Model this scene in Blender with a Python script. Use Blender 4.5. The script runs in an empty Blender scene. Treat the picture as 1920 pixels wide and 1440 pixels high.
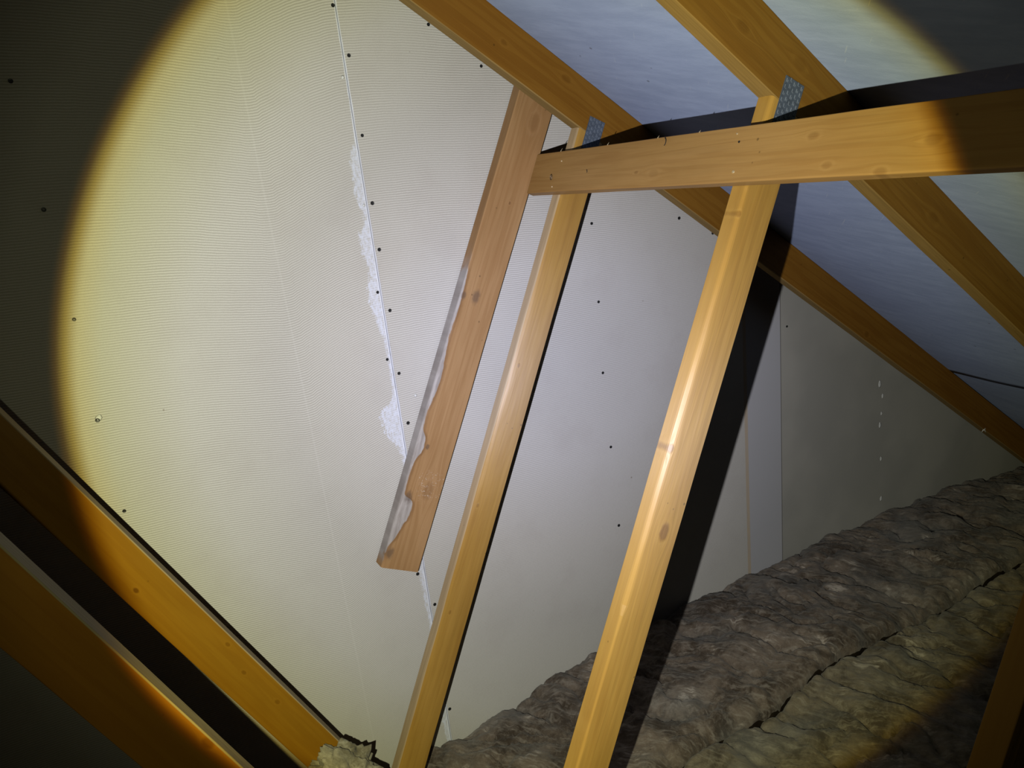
import bpy, bmesh, math, random
from mathutils import Vector, Matrix, noise

C = bpy.context.scene.collection
SC = bpy.context.scene

# ------------------------------------------------------------------ camera
# world: x runs down the roof slope along the party wall, y towards the wall, z up; metres
cam_d = bpy.data.cameras.new('camera')
cam = bpy.data.objects.new('camera', cam_d)
C.objects.link(cam)
R = Matrix(((0.8644723448938059, -0.22678419126095262, 0.44861620067483116),
            (-0.4909759662295098, -0.18946303994511635, 0.8503213257820565),
            (-0.10784324503094286, -0.9553390430045612, -0.2751311458419877)))
cam.matrix_world = Matrix((( R[0][0], -R[0][1], -R[0][2], 0),
                           ( R[1][0], -R[1][1], -R[1][2], 0),
                           ( R[2][0], -R[2][1], -R[2][2], 0),
                           (0, 0, 0, 1)))
cam_d.sensor_width = 36.0
cam_d.lens = 36.0 * 1402.045 / 1920.0
cam_d.clip_start = 0.02
SC.camera = cam

# ------------------------------------------------------------------ world: a sealed attic, nearly no ambient light
w = bpy.data.worlds.new('world'); SC.world = w; w.use_nodes = True
w.node_tree.nodes['Background'].inputs[0].default_value = (0.8, 0.8, 0.55, 1)
w.node_tree.nodes['Background'].inputs[1].default_value = 0.001

# ------------------------------------------------------------------ the torch (only light)
TORCH_POWER = 130.0
TORCH_POS = Vector((-0.067, 0.162, -0.178))
TORCH_AXIS = Vector((0.5621, 0.8069, -0.1775)).normalized()
SC.view_settings.view_transform = 'Standard'
SC.view_settings.look = 'None'
SC.view_settings.exposure = 0.0
SC.view_settings.gamma = 1.0
SC.view_settings.use_curve_mapping = False


class NT:
    """small helper for node trees"""
    def __init__(s, tree):
        s.t = tree; s.n = tree.nodes; s.l = tree.links
    def node(s, typ, **kw):
        nd = s.n.new(typ)
        for k, v in kw.items(): setattr(nd, k, v)
        return nd
    def put(s, sock, v):
        if isinstance(v, bpy.types.NodeSocket): s.l.new(v, sock)
        elif v is not None:
            if isinstance(v, tuple) and len(v) == 3 and sock.type == 'RGBA': v = (*v, 1)
            sock.default_value = v
    def m(s, op, a, b=None, c=None, clamp=False):
        nd = s.node('ShaderNodeMath', operation=op, use_clamp=clamp)
        s.put(nd.inputs[0], a); s.put(nd.inputs[1], b)
        if c is not None: s.put(nd.inputs[2], c)
        return nd.outputs[0]
    def ramp(s, v, lo, hi, a=0.0, b=1.0, smooth=True):
        nd = s.node('ShaderNodeMapRange'); nd.interpolation_type = 'SMOOTHSTEP' if smooth else 'LINEAR'
        for i, x in enumerate((v, lo, hi, a, b)): s.put(nd.inputs[i], x)
        return nd.outputs[0]
    def mix(s, f, a, b, blend='MIX'):
        nd = s.node('ShaderNodeMix', data_type='RGBA', blend_type=blend)
        s.put(nd.inputs[0], f); s.put(nd.inputs[6], a); s.put(nd.inputs[7], b)
        return nd.outputs[2]
    def noise(s, vec, scale, detail=3.0, rough=0.5, dist=0.0):
        nd = s.node('ShaderNodeTexNoise')
        s.put(nd.inputs['Vector'], vec)
        nd.inputs['Scale'].default_value = scale; nd.inputs['Detail'].default_value = detail
        nd.inputs['Roughness'].default_value = rough; nd.inputs['Distortion'].default_value = dist
        return nd.outputs[0]
    def sep(s, v):
        nd = s.node('ShaderNodeSeparateXYZ'); s.put(nd.inputs[0], v); return nd.outputs
    def comb(s, x, y, z):
        nd = s.node('ShaderNodeCombineXYZ')
        for i, v in enumerate((x, y, z)): s.put(nd.inputs[i], v)
        return nd.outputs[0]
    def curve(s, v, pts, x0, x1, y0, y1):
        """float curve through pts, mapped from [x0,x1] to [y0,y1]"""
        nd = s.node('ShaderNodeFloatCurve'); cu = nd.mapping.curves[0]
        q = [((x - x0) / (x1 - x0), (y - y0) / (y1 - y0)) for x, y in pts]
        cu.points[0].location = q[0]; cu.points[1].location = q[-1]
        for p in q[1:-1]: cu.points.new(*p)
        for p in cu.points: p.handle_type = 'AUTO_CLAMPED'
        nd.mapping.update()
        s.put(nd.inputs[1], s.ramp(v, x0, x1, smooth=False))
        return s.m('MULTIPLY_ADD', nd.outputs[0], y1 - y0, y0)
    def colramp(s, v, stops, interp='LINEAR'):
        nd = s.node('ShaderNodeValToRGB'); cr = nd.color_ramp; cr.interpolation = interp
        cr.elements[0].position = stops[0][0]; cr.elements[0].color = (*stops[0][1], 1)
        cr.elements[1].position = stops[-1][0]; cr.elements[1].color = (*stops[-1][1], 1)
        for p, c in stops[1:-1]:
            e = cr.elements.new(p); e.color = (*c, 1)
        s.put(nd.inputs[0], v)
        return nd.outputs[0]


ld = bpy.data.lights.new('torch_light', 'SPOT')
ld.energy = TORCH_POWER; ld.spot_size = math.radians(150); ld.spot_blend = 0.3
ld.shadow_soft_size = 0.005
ld.use_nodes = True
lt = NT(ld.node_tree)
em = [n for n in lt.n if n.type == 'EMISSION'][0]
tc = lt.node('ShaderNodeTexCoord')
nx, ny, nz = lt.sep(tc.outputs['Normal'])
ang = lt.m('ARCTAN2', lt.m('SQRT', lt.m('ADD', lt.m('MULTIPLY', nx, nx), lt.m('MULTIPLY', ny, ny))), lt.m('ABSOLUTE', nz))
a01 = lt.ramp(ang, 0.0, math.radians(50), smooth=False)
D = lambda d: d / 50.0
col = lt.colramp(a01, [(0.0, (0.90, 0.92, 1.16)), (D(8), (0.90, 0.91, 1.10)), (D(15), (0.76, 0.755, 0.82)), (D(21), (0.64, 0.64, 0.64)), (D(28), (0.625, 0.63, 0.55)),
                       (D(33.8), (0.54, 0.54, 0.33)), (D(35.4), (0.53, 0.49, 0.22)), (D(36.1), (0.33, 0.25, 0.055)), (D(36.7), (0.085, 0.055, 0.017)),
                       (D(37.2), (0.025, 0.0255, 0.016)), (D(40), (0.024, 0.0245, 0.015)), (D(45), (0.0105, 0.0105, 0.006)), (1.0, (0.003, 0.003, 0.0018))])
lt.put(em.inputs['Color'], col)
em.inputs['Strength'].default_value = 2.1
lo = bpy.data.objects.new('torch_light', ld); C.objects.link(lo)
lo.location = TORCH_POS
lo.rotation_euler = TORCH_AXIS.to_track_quat('-Z', 'Y').to_euler()

# ------------------------------------------------------------------ geometry constants (front faces of the trusses)
Y1, Y2, Y3, TH = 1.584, 0.984, 0.384, 0.035
WALL = 1.76
PITCH = math.radians(34.9)
TP = math.tan(PITCH)
def low_z(x, truss=1): return (0.0740 if truss == 1 else 0.0682) - TP * (x - 1.106)     # underside of the rafters
def roof_z(x): return 0.2030 - TP * (x - 1.106)                                           # top of the rafters


# ------------------------------------------------------------------ helpers
def tag(o, label=None, cat=None, group=None, kind=None):
    if label: o['label'] = label
    if cat: o['category'] = cat
    if group: o['group'] = group
    if kind: o['kind'] = kind
    return o

def empty(name, loc):
    o = bpy.data.objects.new(name, None); C.objects.link(o); o.location = loc
    o.empty_display_size = 0.05
    return o

def mesh_obj(name, bm, mat, parent=None, smooth=False, mw=None):
    me = bpy.data.meshes.new(name); bm.to_mesh(me); bm.free()
    if mat: me.materials.append(mat)
    if smooth: me.polygons.foreach_set('use_smooth', [True] * len(me.polygons))
    o = bpy.data.objects.new(name, me); C.objects.link(o)
    if mw is not None: o.matrix_world = mw
    if parent:
        o.parent = parent
        o.matrix_parent_inverse = Matrix.Translation(parent.location).inverted()
    return o

def box(bm, x0, x1, y0, y1, z0, z1):
    vs = [bm.verts.new((x, y, z)) for x in (x0, x1) for y in (y0, y1) for z in (z0, z1)]
    for f in ((0, 1, 3, 2), (4, 6, 7, 5), (0, 4, 5, 1), (2, 3, 7, 6), (0, 2, 6, 4), (1, 5, 7, 3)):
        bm.faces.new([vs[i] for i in f])

def frame_xz(p, ang):
    """object frame in a truss plane: X along the timber, Z square to it, Y = world y"""
    c, s = math.cos(ang), math.sin(ang)
    return Matrix(((c, 0, -s, p[0]), (0, 1, 0, p[1]), (s, 0, c, p[2]), (0, 0, 0, 1)))

def timber_bm(L, w0, w1, b, start=(0.0, 0.0), end=(0.0, 0.0), rad=None, step=0.02, seed=0, edge=0.0009):
    """sawn timber: length L along X, local y in [0,b], local z in [w0,w1]; the ends slope as x = k*z.
    rad(corner, x) gives the arris radius; corners: 0=(y0,z0) 1=(yb,z0) 2=(yb,z1) 3=(y0,z1)"""
    if rad is None: rad = lambda c, x: 0.0016
    n = max(2, int(L / step)); NS = 4
    bm = bmesh.new(); rings = []
    cs = [(0, w0, 1, 1), (b, w0, -1, 1), (b, w1, -1, -1), (0, w1, 1, -1)]
    for i in range(n + 1):
        t = i / n; ring = []
        for ci, (cy, cz, sy, sz) in enumerate(cs):
            xm = t * L
            r = rad(ci, xm) * (1 + 0.35 * noise.noise(Vector((xm * 9, ci * 7.3 + seed, 1.7))))
            r = max(0.0006, r)
            for k in range(NS + 1):
                a = k / NS * math.pi / 2
                if ci in (1, 3): a = math.pi / 2 - a
                y = cy + sy * r * (1 - math.cos(a)); z = cz + sz * r * (1 - math.sin(a))
                if ci in (0, 2): pass
                wob = edge * noise.noise(Vector((xm * 3, ci * 3.1 + seed * 1.7, 5.1)))
                z += wob
                x = (start[0] + start[1] * z) * (1 - t) + (L + end[0] + end[1] * z) * t
                ring.append(bm.verts.new((x, y, z)))
        rings.append(ring)
    m = len(rings[0])
    for i in range(n):
        A, B = rings[i], rings[i + 1]
        for k in range(m):
            bm.faces.new((A[k], A[(k + 1) % m], B[(k + 1) % m], B[k]))
    bm.faces.new(list(reversed(rings[0]))); bm.faces.new(rings[-1])
    bmesh.ops.recalc_face_normals(bm, faces=bm.faces)
    return bm


# ------------------------------------------------------------------ materials
def new_mat(name):
    m = bpy.data.materials.new(name); m.use_nodes = True
    t = NT(m.node_tree); b = m.node_tree.nodes['Principled BSDF']
    return m, t, b

def wood(name, base, seed, knots=(), rough=0.45, grain=0.5, aniso=0.75, spec=0.5, patches=0.35, wane=None, late=None, coat=0.0, cup=None, edge=None):
    """softwood with the grain along local X. knots: (x, z, radius, darkness) on the wide (y) face of the timber"""
    m, t, b = new_mat(name)
    tc = t.node('ShaderNodeTexCoord'); P = tc.outputs['Object']
    x, y, z = t.sep(P)
    u, v = x, z
    warp = None
    kmask = None; kring = None
    for (kx, kz, kr, kd) in knots:
        dx = t.m('MULTIPLY', t.m('SUBTRACT', u, kx), 0.62); dz = t.m('SUBTRACT', v, kz)
        d = t.m('SQRT', t.m('ADD', t.m('MULTIPLY', dx, dx), t.m('MULTIPLY', dz, dz)))
        d = t.m('ADD', d, t.m('MULTIPLY', t.m('SUBTRACT', t.noise(P, 60, 2), 0.5), kr * 0.5))
        e = t.m('DIVIDE', d, kr)
        g = t.m('EXPONENT', t.m('MULTIPLY', t.m('MULTIPLY', e, e), -0.22))
        dv = t.m('MULTIPLY', t.m('MULTIPLY', g, t.m('SIGN', dz)), kr * 1.1)
        warp = dv if warp is None else t.m('ADD', warp, dv)
        k = t.m('MULTIPLY', t.ramp(e, 1.15, 0.55), kd)
        kmask = k if kmask is None else t.m('MAXIMUM', kmask, k)
        rg = t.m('MULTIPLY', t.m('MULTIPLY', t.ramp(e, 1.9, 1.2), t.ramp(e, 0.9, 1.25)), 0.8)
        kring = rg if kring is None else t.m('MAXIMUM', kring, rg)
    gv = v if warp is None else t.m('SUBTRACT', v, warp)
    Pg = t.comb(t.m('MULTIPLY', u, 0.9), t.m('ADD', t.m('MULTIPLY', y, 14.0), seed * 3.7), t.m('MULTIPLY', gv, 22.0))
    big = t.noise(Pg, 1.6, 3, 0.55, 0.4)
    rings = t.m('SINE', t.m('ADD', t.m('MULTIPLY', big, 26.0), t.m('MULTIPLY', gv, 260.0)))
    rings = t.ramp(rings, -0.6, 1.0)
    fine = t.noise(t.comb(t.m('MULTIPLY', u, 8.0), t.m('MULTIPLY', y, 260.0), t.m('MULTIPLY', gv, 300.0)), 1.0, 3, 0.6)
    pat = t.noise(t.comb(t.m('ADD', t.m('MULTIPLY', u, 2.2), seed), t.m('MULTIPLY', y, 9.0), t.m('MULTIPLY', v, 9.0)), 1.3, 3, 0.6, 0.3)
    late = late or tuple(c * k for c, k in zip(base, (0.72, 0.62, 0.5)))
    light = tuple(min(1, c * k) for c, k in zip(base, (1.15, 1.18, 1.35)))
    col = t.mix(t.m('MULTIPLY', rings, grain), base, late)
    col = t.mix(t.m('MULTIPLY', t.ramp(fine, 0.35, 0.75), 0.30 * grain + 0.08), col, late)
    col = t.mix(t.m('MULTIPLY', t.ramp(pat, 0.42, 0.75), patches), col, late)
    col = t.mix(t.m('MULTIPLY', t.ramp(pat, 0.5, 0.25), patches * 0.8), col, light)
    if kmask is not None:
        col = t.mix(t.m('MULTIPLY', kring, 0.22), col, light)
        col = t.mix(kmask, col, tuple(c * k for c, k in zip(base, (0.42, 0.33, 0.3))))
    if edge is not None:      # narrow edge coloured paler, as where light strikes it more directly
        col = t.mix(t.m('MULTIPLY', t.ramp(t.m('ABSOLUTE', z), 0.0030, 0.0016), 0.85), col, t.mix(t.ramp(fine, 0.3, 0.7), edge, tuple(c * 0.8 for c in edge)))
    # small dents and dirt specks
    sp = t.node('ShaderNodeTexVoronoi'); sp.inputs['Scale'].default_value = 26; t.put(sp.inputs['Vector'], P)
    spk = t.m('MULTIPLY', t.ramp(sp.outputs[0], 0.085, 0.05), t.ramp(t.noise(P, 11, 1), 0.52, 0.6))
    col = t.mix(t.m('MULTIPLY', spk, 0.7), col, tuple(c * 0.35 for c in base))
    rgh = t.m('ADD', rough, t.m('MULTIPLY', t.m('SUBTRACT', fine, 0.5), 0.18))
    if wane is not None:
        col, wm = wane(t, x, y, z, P, col)
        rgh = t.m('ADD', rgh, t.m('MULTIPLY', wm, 0.25))
    t.put(b.inputs['Base Color'], col); t.put(b.inputs['Roughness'], rgh)
    b.inputs['Specular IOR Level'].default_value = spec
    b.inputs['Anisotropic'].default_value = aniso; b.inputs['Anisotropic Rotation'].default_value = 0.25
    vt = t.node('ShaderNodeVectorTransform', vector_type='VECTOR', convert_from='OBJECT', convert_to='WORLD')
    vt.inputs[0].default_value = (1, 0, 0)
    t.put(b.inputs['Tangent'], vt.outputs[0])
    if coat: b.inputs['Coat Weight'].default_value = coat; b.inputs['Coat Roughness'].default_value = 0.4
    bp = t.node('ShaderNodeBump'); bp.inputs['Strength'].default_value = 0.35; bp.inputs['Distance'].default_value = 0.0008
    hh = t.m('ADD', t.m('MULTIPLY', fine, 0.8), t.m('MULTIPLY', rings, 0.35))
    if kmask is not None: hh = t.m('ADD', hh, t.m('MULTIPLY', kmask, 0.9))
    t.put(bp.inputs['Height'], hh)
    b2 = t.node('ShaderNodeBump'); b2.inputs['Strength'].default_value = 1.0; b2.inputs['Distance'].default_value = 1.0
    lump = t.noise(t.comb(t.m('MULTIPLY', u, 5.0), t.m('MULTIPLY', y, 20.0), t.m('MULTIPLY', v, 30.0)), 1.0, 2, 0.5)
    hc = t.m('MULTIPLY', lump, 0.0022)
    if cup is not None:
        dzc = t.m('SUBTRACT', v, cup[0]); hc = t.m('ADD', hc, t.m('MULTIPLY', t.m('MULTIPLY', dzc, dzc), -cup[1]))
    t.put(b2.inputs['Height'], hc); t.put(bp.inputs['Normal'], b2.outputs[0])
    t.put(b.inputs['Normal'], bp.outputs[0])
    return m

def simple(name, colr, rough=0.6, metal=0.0, spec=0.5):
    m, t, b = new_mat(name)
    tc = t.node('ShaderNodeTexCoord')
    n = t.noise(tc.outputs['Object'], 60, 3)
    t.put(b.inputs['Base Color'], t.mix(t.ramp(n, 0.3, 0.7), tuple(c * 0.8 for c in colr), tuple(min(1, c * 1.15) for c in colr)))
    b.inputs['Roughness'].default_value = rough; b.inputs['Metallic'].default_value = metal
    b.inputs['Specular IOR Level'].default_value = spec
    return m

# ---- plasterboard wall -------------------------------------------------
JOINT1, TAPE, JOINT2 = 0.595, 1.806, 1.984
def wall_material():
    m, t, b = new_mat('ribbed_plasterboard')
    tc = t.node('ShaderNodeTexCoord'); P = tc.outputs['Object']
    x, y, z = t.sep(P)
    # the ribs of the paper face run across the board and bend at x = 0.36
    zz = t.ramp(z, -1.5, 0.4, 1.0, 0.0, smooth=False)
    k = t.m('ADD', 0.362, t.m('MULTIPLY', zz, 0.012))
    xs = t.m('SUBTRACT', x, k)
    g = t.curve(xs, [(-0.8, 0.050), (-0.45, 0.038), (-0.25, 0.022), (-0.1, 0.0), (-0.03, -0.011), (0.0, -0.015), (0.03, -0.008), (0.10, 0.020), (0.18, 0.042),
                     (0.24, 0.049), (0.35, 0.046), (0.6, 0.030), (0.9, 0.020), (1.3, 0.004), (1.7, -0.01)], -0.8, 1.7, -0.03, 0.07)
    wob = t.m('MULTIPLY', t.m('SUBTRACT', t.noise(P, 1.7, 2), 0.5), 0.035)
    h = t.m('SUBTRACT', t.m('SUBTRACT', z, g), wob)
    jit = t.m('MULTIPLY', t.m('SUBTRACT', t.noise(P, 38, 2), 0.5), 0.0030)
    rib = t.m('SINE', t.m('MULTIPLY', t.m('ADD', h, jit), 2 * math.pi / 0.0055))
    rib01 = t.m('MULTIPLY_ADD', rib, 0.5, 0.5)
    amp = t.m('MULTIPLY', t.ramp(x, 1.85, 0.9, 0.25, 1.0), t.ramp(t.m('ADD', z, t.m('MULTIPLY', x, -0.55)), -1.9, -1.05, 0.15, 1.0))
    amp = t.m('MULTIPLY', amp, t.ramp(x, JOINT2 + 0.002, JOINT2 - 0.002))
    amp = t.m('MULTIPLY', amp, t.ramp(t.noise(P, 5, 3), 0.25, 0.6, 0.55, 1.0))
    base_hi = (0.63, 0.61, 0.555); base_lo = (0.43, 0.41, 0.365)
    mid = (0.545, 0.525, 0.475)
    ribcol = t.mix(rib01, base_lo, base_hi)
    colr = t.mix(amp, mid, ribcol)
    mott = t.noise(P, 7, 4, 0.6)
    colr = t.mix(t.m('MULTIPLY', t.ramp(mott, 0.45, 0.75), 0.16), colr, (0.40, 0.36, 0.32))
    grit = t.noise(P, 420, 2, 0.7)
    colr = t.mix(t.m('MULTIPLY', t.ramp(grit, 0.45, 0.7), 0.18), colr, (0.30, 0.285, 0.25))
    # tiny dark fly specks
    sp = t.node('ShaderNodeTexVoronoi'); sp.inputs['Scale'].default_value = 9; t.put(sp.inputs['Vector'], P)
    spk = t.m('MULTIPLY', t.ramp(sp.outputs[0], 0.032, 0.018), t.ramp(t.noise(P, 3.3, 1), 0.48, 0.55))
    colr = t.mix(t.m('MULTIPLY', spk, 0.55), colr, (0.16, 0.12, 0.08))
    # raised board edge line at the bend of the ribs
    ln = t.m('ABSOLUTE', xs)
    colr = t.mix(t.m('MULTIPLY', t.ramp(ln, 0.003, 0.001), 0.12), colr, (0.72, 0.70, 0.66))
    # smooth grey board beyond the second joint, paler band between tape and joint
    smooth_m = t.ramp(x, JOINT2 - 0.001, JOINT2 + 0.001)
    colr = t.mix(smooth_m, colr, t.mix(t.ramp(t.noise(P, 3, 3), 0.35, 0.65), (0.37, 0.36, 0.315), (0.43, 0.415, 0.36)))
    band = t.m('MULTIPLY', t.ramp(x, TAPE + 0.012, TAPE + 0.016), t.ramp(x, JOINT2, JOINT2 - 0.002))
    colr = t.mix(t.m('MULTIPLY', band, 0.9), colr, (0.47, 0.47, 0.485))
    tape = t.m('MULTIPLY', t.ramp(x, TAPE - 0.001, TAPE + 0.001), t.ramp(x, TAPE + 0.017, TAPE + 0.013))
    tp = t.mix(t.ramp(t.noise(t.comb(t.m('MULTIPLY', x, 60), y, z), 26, 3, 0.7), 0.4, 0.65), (0.55, 0.42, 0.26), (0.42, 0.38, 0.33))
    colr = t.mix(t.m('MULTIPLY', tape, 0.85), colr, tp)
    # joint lines
    for jx, wd, c, f in ((JOINT2, 0.0022, (0.09, 0.085, 0.075), 0.85),):
        colr = t.mix(t.m('MULTIPLY', t.ramp(t.m('ABSOLUTE', t.m('SUBTRACT', x, jx)), wd, wd * 0.4), f), colr, c)
    # white plaster dust and filler dragged along the first joint
    wl = t.curve(z, [(-1.6, 0.012), (-1.48, 0.020), (-1.38, 0.004), (-1.18, 0.012), (-1.05, 0.016), (-0.95, 0.006), (-0.70, 0.012), (-0.63, 0.040), (-0.57, 0.052), (-0.54, 0.03), (-0.50, 0.010), (-0.40, 0.010), (-0.36, 0.016),
                     (-0.29, 0.030), (-0.24, 0.034), (-0.21, 0.022), (-0.17, 0.026), (-0.12, 0.034), (-0.08, 0.014), (-0.04, 0.022), (0.0, 0.026), (0.05, 0.024), (0.085, 0.016), (0.11, 0.005), (0.4, 0.002)], -1.6, 0.4, 0, 0.06)
    rag = t.noise(t.comb(t.m('MULTIPLY', x, 2.0), y, z), 75, 5, 0.75)
    dl = t.m('SUBTRACT', JOINT1, x)
    side = t.m('SUBTRACT', dl, t.m('MULTIPLY', wl, t.m('MULTIPLY_ADD', rag, 1.7, 0.1)))
    left = t.m('MULTIPLY', t.ramp(side, 0.003, -0.006), t.ramp(dl, -0.003, -0.001))
    patch = t.m('MULTIPLY', left, t.ramp(rag, 0.35, 0.62, 0.20, 0.80))
    colr = t.mix(patch, colr, (0.72, 0.76, 0.86))
    rgt = t.ramp(t.m('ABSOLUTE', t.m('ADD', t.m('SUBTRACT', x, JOINT1), t.m('MULTIPLY', t.m('SUBTRACT', t.noise(P, 16, 3), 0.5), 0.006))), 0.0042, 0.0018)
    colr = t.mix(t.m('MULTIPLY', rgt, t.ramp(t.noise(P, 24, 3), 0.3, 0.5, 0.5, 1.0)), colr, (0.80, 0.82, 0.88))
    crack = t.ramp(t.m('ABSOLUTE', t.m('SUBTRACT', t.m('SUBTRACT', x, JOINT1), 0.0035)), 0.0013, 0.0005)
    colr = t.mix(t.m('MULTIPLY', crack, t.ramp(z, 0.12, 0.02, 0.1, 0.5)), colr, (0.33, 0.32, 0.33))
    t.put(b.inputs['Base Color'], colr)
    b.inputs['Roughness'].default_value = 0.85; b.inputs['Specular IOR Level'].default_value = 0.15
    bp = t.node('ShaderNodeBump'); bp.inputs['Strength'].default_value = 0.25; bp.inputs['Distance'].default_value = 0.0005
    t.put(bp.inputs['Height'], t.m('ADD', t.m('MULTIPLY', rib01, amp), t.m('ADD', t.m('MULTIPLY', patch, 0.7), t.m('MULTIPLY', grit, 0.35))))
    t.put(b.inputs['Normal'], bp.outputs[0])
    return m

def felt_material():
    m, t, b = new_mat('roofing_underlay')
    tc = t.node('ShaderNodeTexCoord'); P = tc.outputs['Object']
    x, y, z = t.sep(P)
    st = t.noise(t.comb(t.m('MULTIPLY', t.m('ADD', x, t.m('MULTIPLY', y, 0.35)), 9), t.m('MULTIPLY', y, 2.2), z), 5, 4, 0.65)
    big = t.noise(P, 2.6, 3)
    colr = t.mix(t.ramp(st, 0.3, 0.7), (0.295, 0.355, 0.545), (0.35, 0.415, 0.62))
    colr = t.mix(t.m('MULTIPLY', t.ramp(big, 0.4, 0.7), 0.35), colr, (0.28, 0.33, 0.54))
    sc = t.noise(t.comb(t.m('MULTIPLY', t.m('ADD', x, t.m('MULTIPLY', y, -0.9)), 30), t.m('MULTIPLY', y, 3), z), 6, 2, 0.5)
    colr = t.mix(t.m('MULTIPLY', t.ramp(sc, 0.70, 0.78), 0.45), colr, (0.55, 0.58, 0.64))
    sp = t.node('ShaderNodeTexVoronoi'); sp.inputs['Scale'].default_value = 16; t.put(sp.inputs['Vector'], P)
    spk = t.m('MULTIPLY', t.ramp(sp.outputs[0], 0.07, 0.04), t.ramp(t.noise(P, 5, 1), 0.52, 0.6))
    colr = t.mix(t.m('MULTIPLY', spk, 0.6), colr, (0.10, 0.10, 0.13))
    t.put(b.inputs['Base Color'], colr); b.inputs['Roughness'].default_value = 0.8; b.inputs['Specular IOR Level'].default_value = 0.2
    bp = t.node('ShaderNodeBump'); bp.inputs['Strength'].default_value = 0.3; bp.inputs['Distance'].default_value = 0.002
    t.put(bp.inputs['Height'], t.m('ADD', st, t.m('MULTIPLY', t.noise(P, 300, 2), 0.3))); t.put(b.inputs['Normal'], bp.outputs[0])
    return m

def wool_material(name, dark, mid, hi):
    m, t, b = new_mat(name)
    tc = t.node('ShaderNodeTexCoord'); P = tc.outputs['Object']
    x, y, z = t.sep(P)
    wx = t.m('MULTIPLY', t.m('SUBTRACT', t.noise(P, 5.0, 3), 0.5), 0.16)
    ux = t.m('ADD', t.m('ADD', x, t.m('MULTIPLY', y, 0.75)), wx)
    uy = t.m('ADD', t.m('SUBTRACT', y, t.m('MULTIPLY', x, 0.6)), t.m('MULTIPLY', wx, 0.6))
    a = t.noise(P, 8.0, 6, 0.68, 0.6)
    fib = t.noise(t.comb(t.m('MULTIPLY', ux, 75), t.m('MULTIPLY', uy, 13), t.m('MULTIPLY', z, 30)), 1.0, 5, 0.7, 0.4)
    sm = t.noise(P, 45.0, 6, 0.75)
    colr = t.mix(t.ramp(a, 0.38, 0.60), tuple(c * 0.75 for c in dark), mid)
    colr = t.mix(t.m('MULTIPLY', t.ramp(fib, 0.46, 0.68), 0.55), colr, hi)
    colr = t.mix(t.m('MULTIPLY', t.ramp(sm, 0.50, 0.70), 0.40), colr, hi)
    colr = t.mix(t.m('MULTIPLY', t.ramp(sm, 0.46, 0.32), 0.45), colr, tuple(c * 0.5 for c in dark))
    wisp = t.m('MULTIPLY', t.ramp(t.noise(P, 8.0, 3, 0.6), 0.58, 0.68), t.ramp(fib, 0.44, 0.62))
    colr = t.mix(t.m('MULTIPLY', wisp, 0.8), colr, tuple(min(1, c * 1.6) for c in hi))
    tint = t.noise(P, 4.1, 2)
    colr = t.mix(t.m('MULTIPLY', t.ramp(tint, 0.5, 0.7), 0.30), colr, (0.21, 0.22, 0.22))
    t.put(b.inputs['Base Color'], colr); b.inputs['Roughness'].default_value = 0.85; b.inputs['Specular IOR Level'].default_value = 0.25
    b.inputs['Sheen Weight'].default_value = 0.1
    bp = t.node('ShaderNodeBump'); bp.inputs['Strength'].default_value = 0.6; bp.inputs['Distance'].default_value = 0.012
    t.put(bp.inputs['Height'], t.m('ADD', a, t.m('MULTIPLY', fib, 0.35))); t.put(b.inputs['Normal'], bp.outputs[0])
    return m

GOLD = (0.385, 0.215, 0.040)
RAFT = (0.215, 0.099, 0.014)
BROWN = (0.345, 0.195, 0.062)
M_wall = wall_material()
M_felt = felt_material()
M_screw = simple('black_screw', (0.02, 0.02, 0.02), 0.45, 0.6)
M_hole = simple('dark_hole', (0.012, 0.010, 0.008), 0.9)
M_nail = simple('bright_nail', (0.75, 0.62, 0.40), 0.3, 0.8)
M_zinc = simple('galvanised_steel', (0.085, 0.105, 0.14), 0.55, 0.15, 0.4)
M_zinc_hi = simple('galvanised_teeth', (0.20, 0.23, 0.28), 0.45, 0.15, 0.5)
M_pale = simple('filler_and_glint', (0.66, 0.66, 0.63), 0.7)
M_floor = simple('ceiling_board', (0.35, 0.33, 0.3), 0.9)

# ------------------------------------------------------------------ party wall, roof underlay, floor
bm = bmesh.new()
XL, XR, ZB, ZT = -3.2, 4.6, -1.85, 1.8
def wall_poly(x0, x1, y0, y1):
    """a strip of board from x0 to x1, cut off under the roof"""
    def top(x): return (roof_z(x) if x > -1.15 else roof_z(-2.3 - x)) + 0.02
    xs = [x0] + [x for x in (-1.15,) if x0 < x < x1] + [x1]
    xs = [x for x in xs]
    prof = [(x0, ZB), (x1, ZB)] + [(x, max(ZB + 0.01, top(x))) for x in reversed(xs)]
    f = [bm.verts.new((x, y0, z)) for x, z in prof]; r = [bm.verts.new((x, y1, z)) for x, z in prof]
    bm.faces.new(f); bm.faces.new(list(reversed(r)))
    n = len(prof)
    for i in range(n):
        bm.faces.new((f[i], r[i], r[(i + 1) % n], f[(i + 1) % n]))
wall_poly(XL, JOINT1 - 0.0012, WALL, WALL + 0.0125)
wall_poly(JOINT1 + 0.0012, TAPE + 0.0, WALL, WALL + 0.0125)
wall_poly(TAPE + 0.0002, JOINT2 - 0.001, WALL, WALL + 0.0125)
wall_poly(JOINT2 + 0.001, 4.0, WALL, WALL + 0.0125)
wall_poly(XL, 4.0, WALL + 0.0127, WALL + 0.06)
bmesh.ops.recalc_face_normals(bm, faces=bm.faces)
tag(mesh_obj('wall_back', bm, M_wall), kind='structure')

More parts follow.
